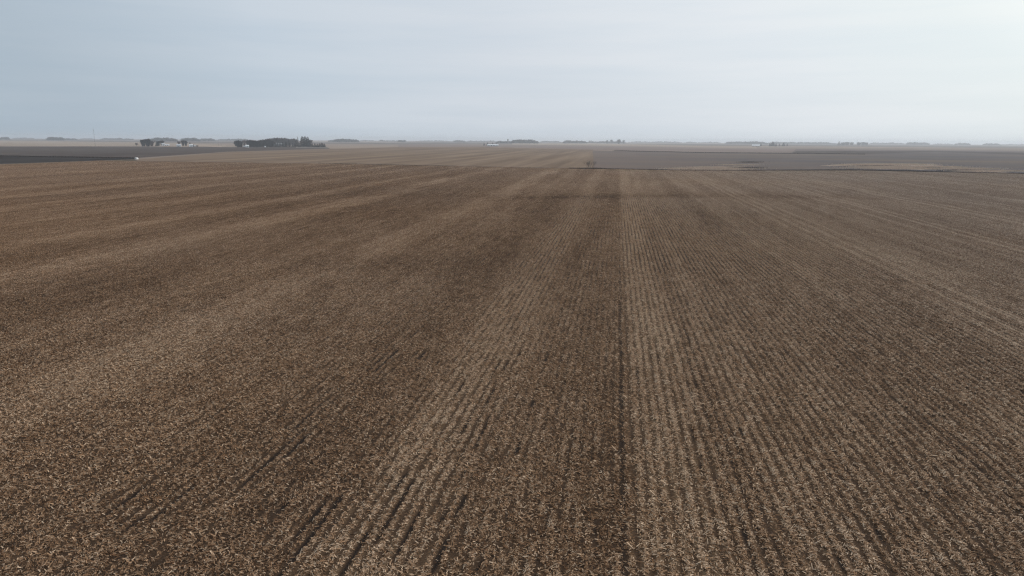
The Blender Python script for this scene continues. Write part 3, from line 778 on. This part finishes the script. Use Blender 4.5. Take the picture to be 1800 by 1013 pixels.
for a in ((0, 17, 5200, 3.6, 5.2, 'far wood at the left edge of the horizon', GV, 1), (-60, -5, 5200, 3.5, 5, 'far wood beyond the left edge', GV, 2), (22, 60, 7600, 1.8, 3, 'faint low wood on the left horizon', GVp, 3),
          (82, 113, 4600, 5.2, 6.4, 'dark blocky wood on the left horizon', GV, 4), (112, 136, 5600, 2.6, 3.6, 'low wood right of the dark blocky one', GV, 5), (140, 165, 7400, 1.6, 2.6, 'faint wood left of the radio mast', GVp, 6),
          (176, 235, 6400, 2.2, 4.2, 'uneven faint wood right of the radio mast', GVp, 7), (262, 312, 4300, 4.5, 7, 'grey wood on the horizon above the white farm', GVp, 8), (318, 352, 4500, 4.2, 7, 'grey wood on the horizon right above the small white house', GVp, 9),
          (352, 378, 5200, 4, 5.6, 'flat grey wood between the two farmsteads', GVp, 10), (378, 440, 6200, 2.6, 4.2, 'faint wood left of the long windbreak', GVp, 11),
          (577, 588, 5200, 3.0, 4, 'low left end of the wood right of the windbreak', GV, 12), (585, 631, 4700, 5.0, 6.2, 'dark wood on the horizon right of the windbreak', GV, 13), (632, 662, 7400, 1.6, 2.4, 'faint low wood right of the dark one', GVp, 14),
          (664, 698, 6600, 2.2, 3.2, 'low faint wood left of the centre', GVp, 15), (699, 714, 5600, 3.4, 4.6, 'small dark wood left of the centre', GV, 16), (730, 790, 8000, 1.5, 2.5, 'very faint wood near the centre', GVp, 17), (796, 818, 6200, 3.0, 3.8, 'small flat faint wood near the centre', GVp, 18), (820, 872, 7800, 1.8, 3, 'faint wood behind the far white shed', GVp, 19),
          (872, 900, 4600, 4.0, 5.0, 'low end of the wood around the silo', GV, 20), (896, 946, 4500, 6.2, 7.2, 'large rounded dark wood right of the silo', GV, 21), (948, 986, 7200, 2.2, 3.2, 'faint wood right of the large dark wood', GVp, 22), (989, 1032, 5200, 4.2, 5.6, 'dark wood on the horizon above the bare shrub', GV, 23), (1032, 1062, 6200, 2.6, 4.2, 'low wood left of the lone trees', GVp, 24), (1050, 1100, 6000, 3, 4.2, 'low wood behind the lone trees', GVp, 25),
          (1104, 1200, 8200, 1.8, 3.4, 'long faint wood right of the lone trees', GVp, 26), (1200, 1268, 8000, 1.8, 3.0, 'faint wood in the right half of the horizon', GVp, 27), (1274, 1350, 6000, 3.8, 5.6, 'blue grey wood on the horizon above the far pale barn', GVp, 28), (1345, 1470, 7000, 3.0, 4.4, 'long blue grey wood left of the far right clump', GVp, 29), (1526, 1590, 8000, 2.2, 3.8, 'pale faint wood right of the far right clump', GVp, 30),
          (1592, 1634, 6800, 3.8, 5.0, 'flat blue grey wood near the right edge', GVp, 31), (1640, 1676, 8400, 1.6, 2.4, 'very pale wood near the right edge', GVp, 32), (1678, 1706, 6800, 3.4, 4.4, 'short blue grey wood near the right edge', GVp, 33), (1727, 1760, 6600, 2.8, 4.2, 'last short blue grey wood before the right edge', GVp, 34), (1760, 1860, 8600, 1.6, 2.6, 'pale wood running out at the right edge', GVp, 35)):
    grove(*a)

# ------------------------------------------------------------------ buildings
white = plain('white_painted_metal', (.84, .84, .84), .6, .06, .3)
offw = plain('weathered_white_metal', (.66, .66, .67), .7, .1, .3)
roofg = plain('grey_metal_roof', (.55, .56, .58), .5, .1, .3)
roofd = plain('dark_shingle_roof', (.09, .085, .09), .8, .15, .5)
dark = plain('dark_door', (.05, .05, .055), .7, .1, 1)
glass = plain('window_glass', (.06, .07, .085), .2, .1, 1)
conc = plain('grey_concrete', (.20, .20, .205), .9, .1, .2)
rust = plain('weathered_wood', (.13, .10, .085), .9, .2, .5)
def box(v, f, x0, x1, y0, y1, z0, z1):
    i = len(v)
    v += [(x0, y0, z0), (x1, y0, z0), (x1, y1, z0), (x0, y1, z0), (x0, y0, z1), (x1, y0, z1), (x1, y1, z1), (x0, y1, z1)]
    f += [(i, i + 3, i + 2, i + 1), (i + 4, i + 5, i + 6, i + 7), (i, i + 1, i + 5, i + 4), (i + 1, i + 2, i + 6, i + 5), (i + 2, i + 3, i + 7, i + 6), (i + 3, i, i + 4, i + 7)]
def building(name, label, cat, u, vb, L, Wd, Hw, Hr, rz, wm, rm, group, doors=1, wins=2):
    """gabled building with its ridge along local x, its long side towards the camera"""
    p = at(u, vb, -.45)
    t = empty(name, p, rz + math.atan2(-p.x, p.y)); tag(t, label, cat, group)
    v, f = [], []
    l, w = L / 2, Wd / 2
    v += [(-l, -w, 0), (l, -w, 0), (l, w, 0), (-l, w, 0), (-l, -w, Hw), (l, -w, Hw), (l, w, Hw), (-l, w, Hw), (-l, 0, Hw + Hr), (l, 0, Hw + Hr)]
    f += [(0, 1, 5, 4), (2, 3, 7, 6), (1, 2, 6, 9, 5), (3, 0, 4, 8, 7)]
    mesh_obj('wall', v, f, wm, t)
    e = .4; k = Hr / w; v, f = [], []
    for sgn in (-1, 1):
        i = len(v); y0 = sgn * (w + e); z0 = Hw - e * k
        v += [(-l - e, y0, z0 + .05), (l + e, y0, z0 + .05), (l + e, 0, Hw + Hr + .05), (-l - e, 0, Hw + Hr + .05), (-l - e, y0, z0 + .2), (l + e, y0, z0 + .2), (l + e, 0, Hw + Hr + .2), (-l - e, 0, Hw + Hr + .2)]
        f += [(i, i + 3, i + 2, i + 1), (i + 4, i + 5, i + 6, i + 7), (i, i + 1, i + 5, i + 4), (i + 1, i + 2, i + 6, i + 5), (i + 3, i, i + 4, i + 7)]
    mesh_obj('roof', v, f, rm, t)
    for d in range(doors):
        v, f = [], []; x = -l + L * (d + .5) / doors * .7 + .5; dw = min(3.6, L * .12) / 2; box(v, f, x - dw, x + dw, -w - .06, -w - .005, 0.02, min(Hw * .75, 3.6)); mesh_obj('door', v, f, dark, t)
    for d in range(wins):
        v, f = [], []; x = l - L * (d + .7) / (wins + 1) * .8; box(v, f, x - .6, x + .6, -w - .05, -w - .005, Hw * .4, Hw * .72); mesh_obj('window', v, f, glass, t)
    return t
GB = 'white buildings of the left farm'
building('white_house', 'tall bright white house at the left end of the long white shed', 'house', 287.2, 256.6, 7.5, 8, 5.0, 2.6, .1, white, roofg, GB, 1, 2)
building('long_shed', 'long low white shed right of the tall white house', 'shed', 293.6, 256.4, 13, 10, 3.0, 1.6, .1, white, offw, GB, 2, 2)
building('grey_shed', 'greyish white shed with sloping roof in the middle of the left farm', 'shed', 314.6, 258.0, 11, 12, 3.6, 2.6, -.1, offw, roofg, GB, 1, 1)
building('white_house', 'small bright white house right of the grey shed', 'house', 336.2, 258.4, 9, 8, 4.4, 1.8, .05, white, white, GB, 1, 2)
building('small_shed', 'tiny pale shed at the right end of the left farm', 'shed', 343.2, 257.6, 4.5, 4, 2.4, 1.0, 0, offw, offw, GB, 1, 0)
building('white_house', 'bright white house in front of the left end of the windbreak', 'house', 434.6, 259.4, 8, 7, 4.2, 2.0, .15, white, white, 'farmstead at the windbreak', 1, 2)
building('white_shed', 'low white shed left of the bright white house at the windbreak', 'shed', 430.0, 258.8, 8, 6, 2.2, 1.2, -.2, offw, offw, 'farmstead at the windbreak', 1, 0)
building('small_shed', 'tiny white shed in front of the dense windbreak', 'shed', 466.2, 259.2, 2.6, 2.6, 2.2, .9, .2, white, white, 'farmstead at the windbreak', 1, 0)
building('hoop_barn', 'pale roofed barn hidden behind the dense windbreak', 'barn', 489, 256.6, 34, 16, 5.0, 4.0, .12, conc, conc, 'farmstead at the windbreak', 1, 2)
building('livestock_shed', 'long low white shed among dark trees near the middle of the horizon', 'shed', 866.5, 257.0, 42, 18, 4.0, 2.6, 0, offw, white, 'far farms', 3, 2)
building('pale_barn', 'pale roofed barn with dark walls beside trees on the right horizon', 'barn', 1328.5, 257.6, 36, 22, 3.2, 6.0, 0, conc, white, 'far farms', 2, 2)

# silo by the far wood
def silo():
    p = at_depth(892.6, 4300, -.5); t = empty('silo', p); tag(t, 'dark concrete silo rising at the left of the large rounded wood', 'silo')
    Hs = 8.6 / F * 4300; r = 3.6; v, f = [], []
    prism(v, f, (0, 0, 0), (0, 0, Hs - 3), r, r, 20); mesh_obj('body', v, f, conc, t)
    v, f = [], []
    for k in range(3): prism(v, f, (0, 0, Hs - 2.99 + k), (0, 0, Hs - 2 + k), r * (1.02, .86, .5)[k], r * (.86, .5, .1)[k], 20)
    mesh_obj('dome', v, f, roofd, t)
    v, f = [], []
    prism(v, f, (r + .8, 0, 0), (r + .8, 0, Hs - 2), .7, .7, 8); mesh_obj('chute', v, f, conc, t)
silo()

# lattice radio mast on the left horizon
steel = plain('grey_steel', (.16, .165, .175), .6, .1, .1)
def mast():
    D = 1750; p = at_depth(167.6, D, -.5); t = empty('radio_mast', p); tag(t, 'thin guyed radio mast rising alone on the left horizon', 'mast')
    Hm = 45; v, f = [], []
    legs = [Vector((.55 * math.cos(a), .55 * math.sin(a), 0)) for a in (0, 2.094, 4.189)]
    for q in legs: prism(v, f, q, q + Vector((0, 0, Hm)), .06, .06, 6)
    for k in range(30):
        for i in range(3):
            a = legs[i] + Vector((0, 0, k * 1.5)); b = legs[(i + 1) % 3] + Vector((0, 0, k * 1.5 + 1.5))
            prism(v, f, a, b, .035, .035, 4)
    mesh_obj('lattice_tower', v, f, steel, t)
    for i in range(3):
        a = 2.094 * i + .5; v, f = [], []
        for h in (22, 42): prism(v, f, (math.cos(a) * .5, math.sin(a) * .5, h), (math.cos(a) * 26, math.sin(a) * 26, 0), .02, .02, 4)
        mesh_obj('guy_wire', v, f, steel, t)
    v, f = [], []; prism(v, f, (0, 0, Hm), (0, 0, Hm + 5), .15, .08, 6); mesh_obj('antenna', v, f, steel, t)
mast()

# utility poles
def pole_proto():
    t = empty('utility_pole', (0, 0, 0)); v, f = [], []
    prism(v, f, (0, 0, 0), (0, 0, 11), .2, .13, 8); mesh_obj('pole', v, f, rust, t)
    v, f = [], []; box(v, f, -1.3, 1.3, -.22, -.12, 9.9, 10.1); mesh_obj('crossarm', v, f, rust, t)
    for x in (-1.1, 0.35, 1.1):
        v, f = [], []; prism(v, f, (x, -.17, 10.1), (x, -.17, 10.35), .07, .05, 6); mesh_obj('insulator', v, f, offw, t)
    return t
pp = pole_proto()
for i, (u, v_, lb) in enumerate(((384, 257.6, 'wooden utility pole left of the pair between the two farmsteads'), (389, 257.8, 'wooden utility pole right of the pair between the two farmsteads'), (193.5, 250.4, 'wooden utility pole left of the white farm, farther left of two'), (198.8, 250.6, 'wooden utility pole left of the white farm, nearer to it of two'))):
    o = pp if i == 0 else copy_tree(pp)
    o.location = at(u, v_, -.45); tag(o, lb, 'utility pole', 'utility poles')

# white van at the corner of the stubble
def van():
    p = at(240.4, 281.0, -.2); t = empty('white_van', p, .12); tag(t, 'small white van parked at the left corner of the stubble beside the dark field', 'van')
    def loft(name, secs, mat, parent):
        v, f = [], []
        for s_ in secs: v += s_
        n = len(secs[0])
        for i in range(len(secs) - 1):
            for j in range(n): f.append((i * n + j, i * n + (j + 1) % n, (i + 1) * n + (j + 1) % n, (i + 1) * n + j))
        f.append(tuple(range(n))[::-1]); f.append(tuple(range((len(secs) - 1) * n, len(secs) * n)))
        return mesh_obj(name, v, f, mat, parent)
    prof = [(-2.5, .45), (-2.5, 1.2), (-2.42, 2.15), (-2.2, 2.3), (1.1, 2.3), (1.4, 2.15), (1.95, 1.3), (2.45, 1.1), (2.55, .9), (2.55, .45)]
    secs = []
    for x, ins in ((-.98, .06), (-.92, 0), (.92, 0), (.98, .06)):
        secs.append([(x * (1 - .06 * max(0, z - 1.2)), y * (1 - ins * .3), z - ins * .4 * (z > 2)) for y, z in prof])
    loft('body', secs, white, t)
    for nm, y0, z0, y1, z1, w in (('windscreen', 1.46, 2.08, 1.93, 1.35, .78), ('rear_window', -2.455, 2.0, -2.515, 1.35, .7)):
        o_ = .02 if y0 > 0 else -.01
        mesh_obj(nm, [(-w, y0 + o_, z0 + .01), (w, y0 + o_, z0 + .01), (w, y1 + o_, z1 + .02), (-w, y1 + o_, z1 + .02)], [(0, 1, 2, 3)], glass, t)
    for x in (-1, 1):
        mesh_obj('side_window', [(x * .985, .3, 1.95), (x * .985, 1.2, 1.95), (x * 1.0, 1.6, 1.3), (x * 1.0, .3, 1.3)], [(0, 1, 2, 3)], glass, t)
        for y in (-1.6, 1.6):
            v, f = [], []; prism(v, f, (x * .80, y, .35), (x * 1.0, y, .35), .35, .35, 16); w = mesh_obj('wheel', v, f, dark, t)
            v, f = [], []; prism(v, f, (x * 1.0, y, .35), (x * 1.012, y, .35), .2, .2, 12); mesh_obj('rim', v, f, roofg, w)
van()

# ------------------------------------------------------------------ the hazy air
v, f = [], []
box(v, f, -14000, 14000, -14000, 14000, -1.5, 53)
hz = mesh_obj('haze', v, f)
hm = bpy.data.materials.new('hazy_air'); hm.use_nodes = True
ht = hm.node_tree
for n in list(ht.nodes): ht.nodes.remove(n)
pv = N(ht, 'ShaderNodeVolumePrincipled')
pv.inputs['Color'].default_value = (.88, .93, 1.0, 1); pv.inputs['Density'].default_value = 1.15e-4; pv.inputs['Anisotropy'].default_value = .3
ho = N(ht, 'ShaderNodeOutputMaterial'); ht.links.new(pv.outputs[0], ho.inputs['Volume'])
hz.data.materials.append(hm)
tag(hz, 'thin pale haze filling the air over the fields', 'haze', kind='stuff')
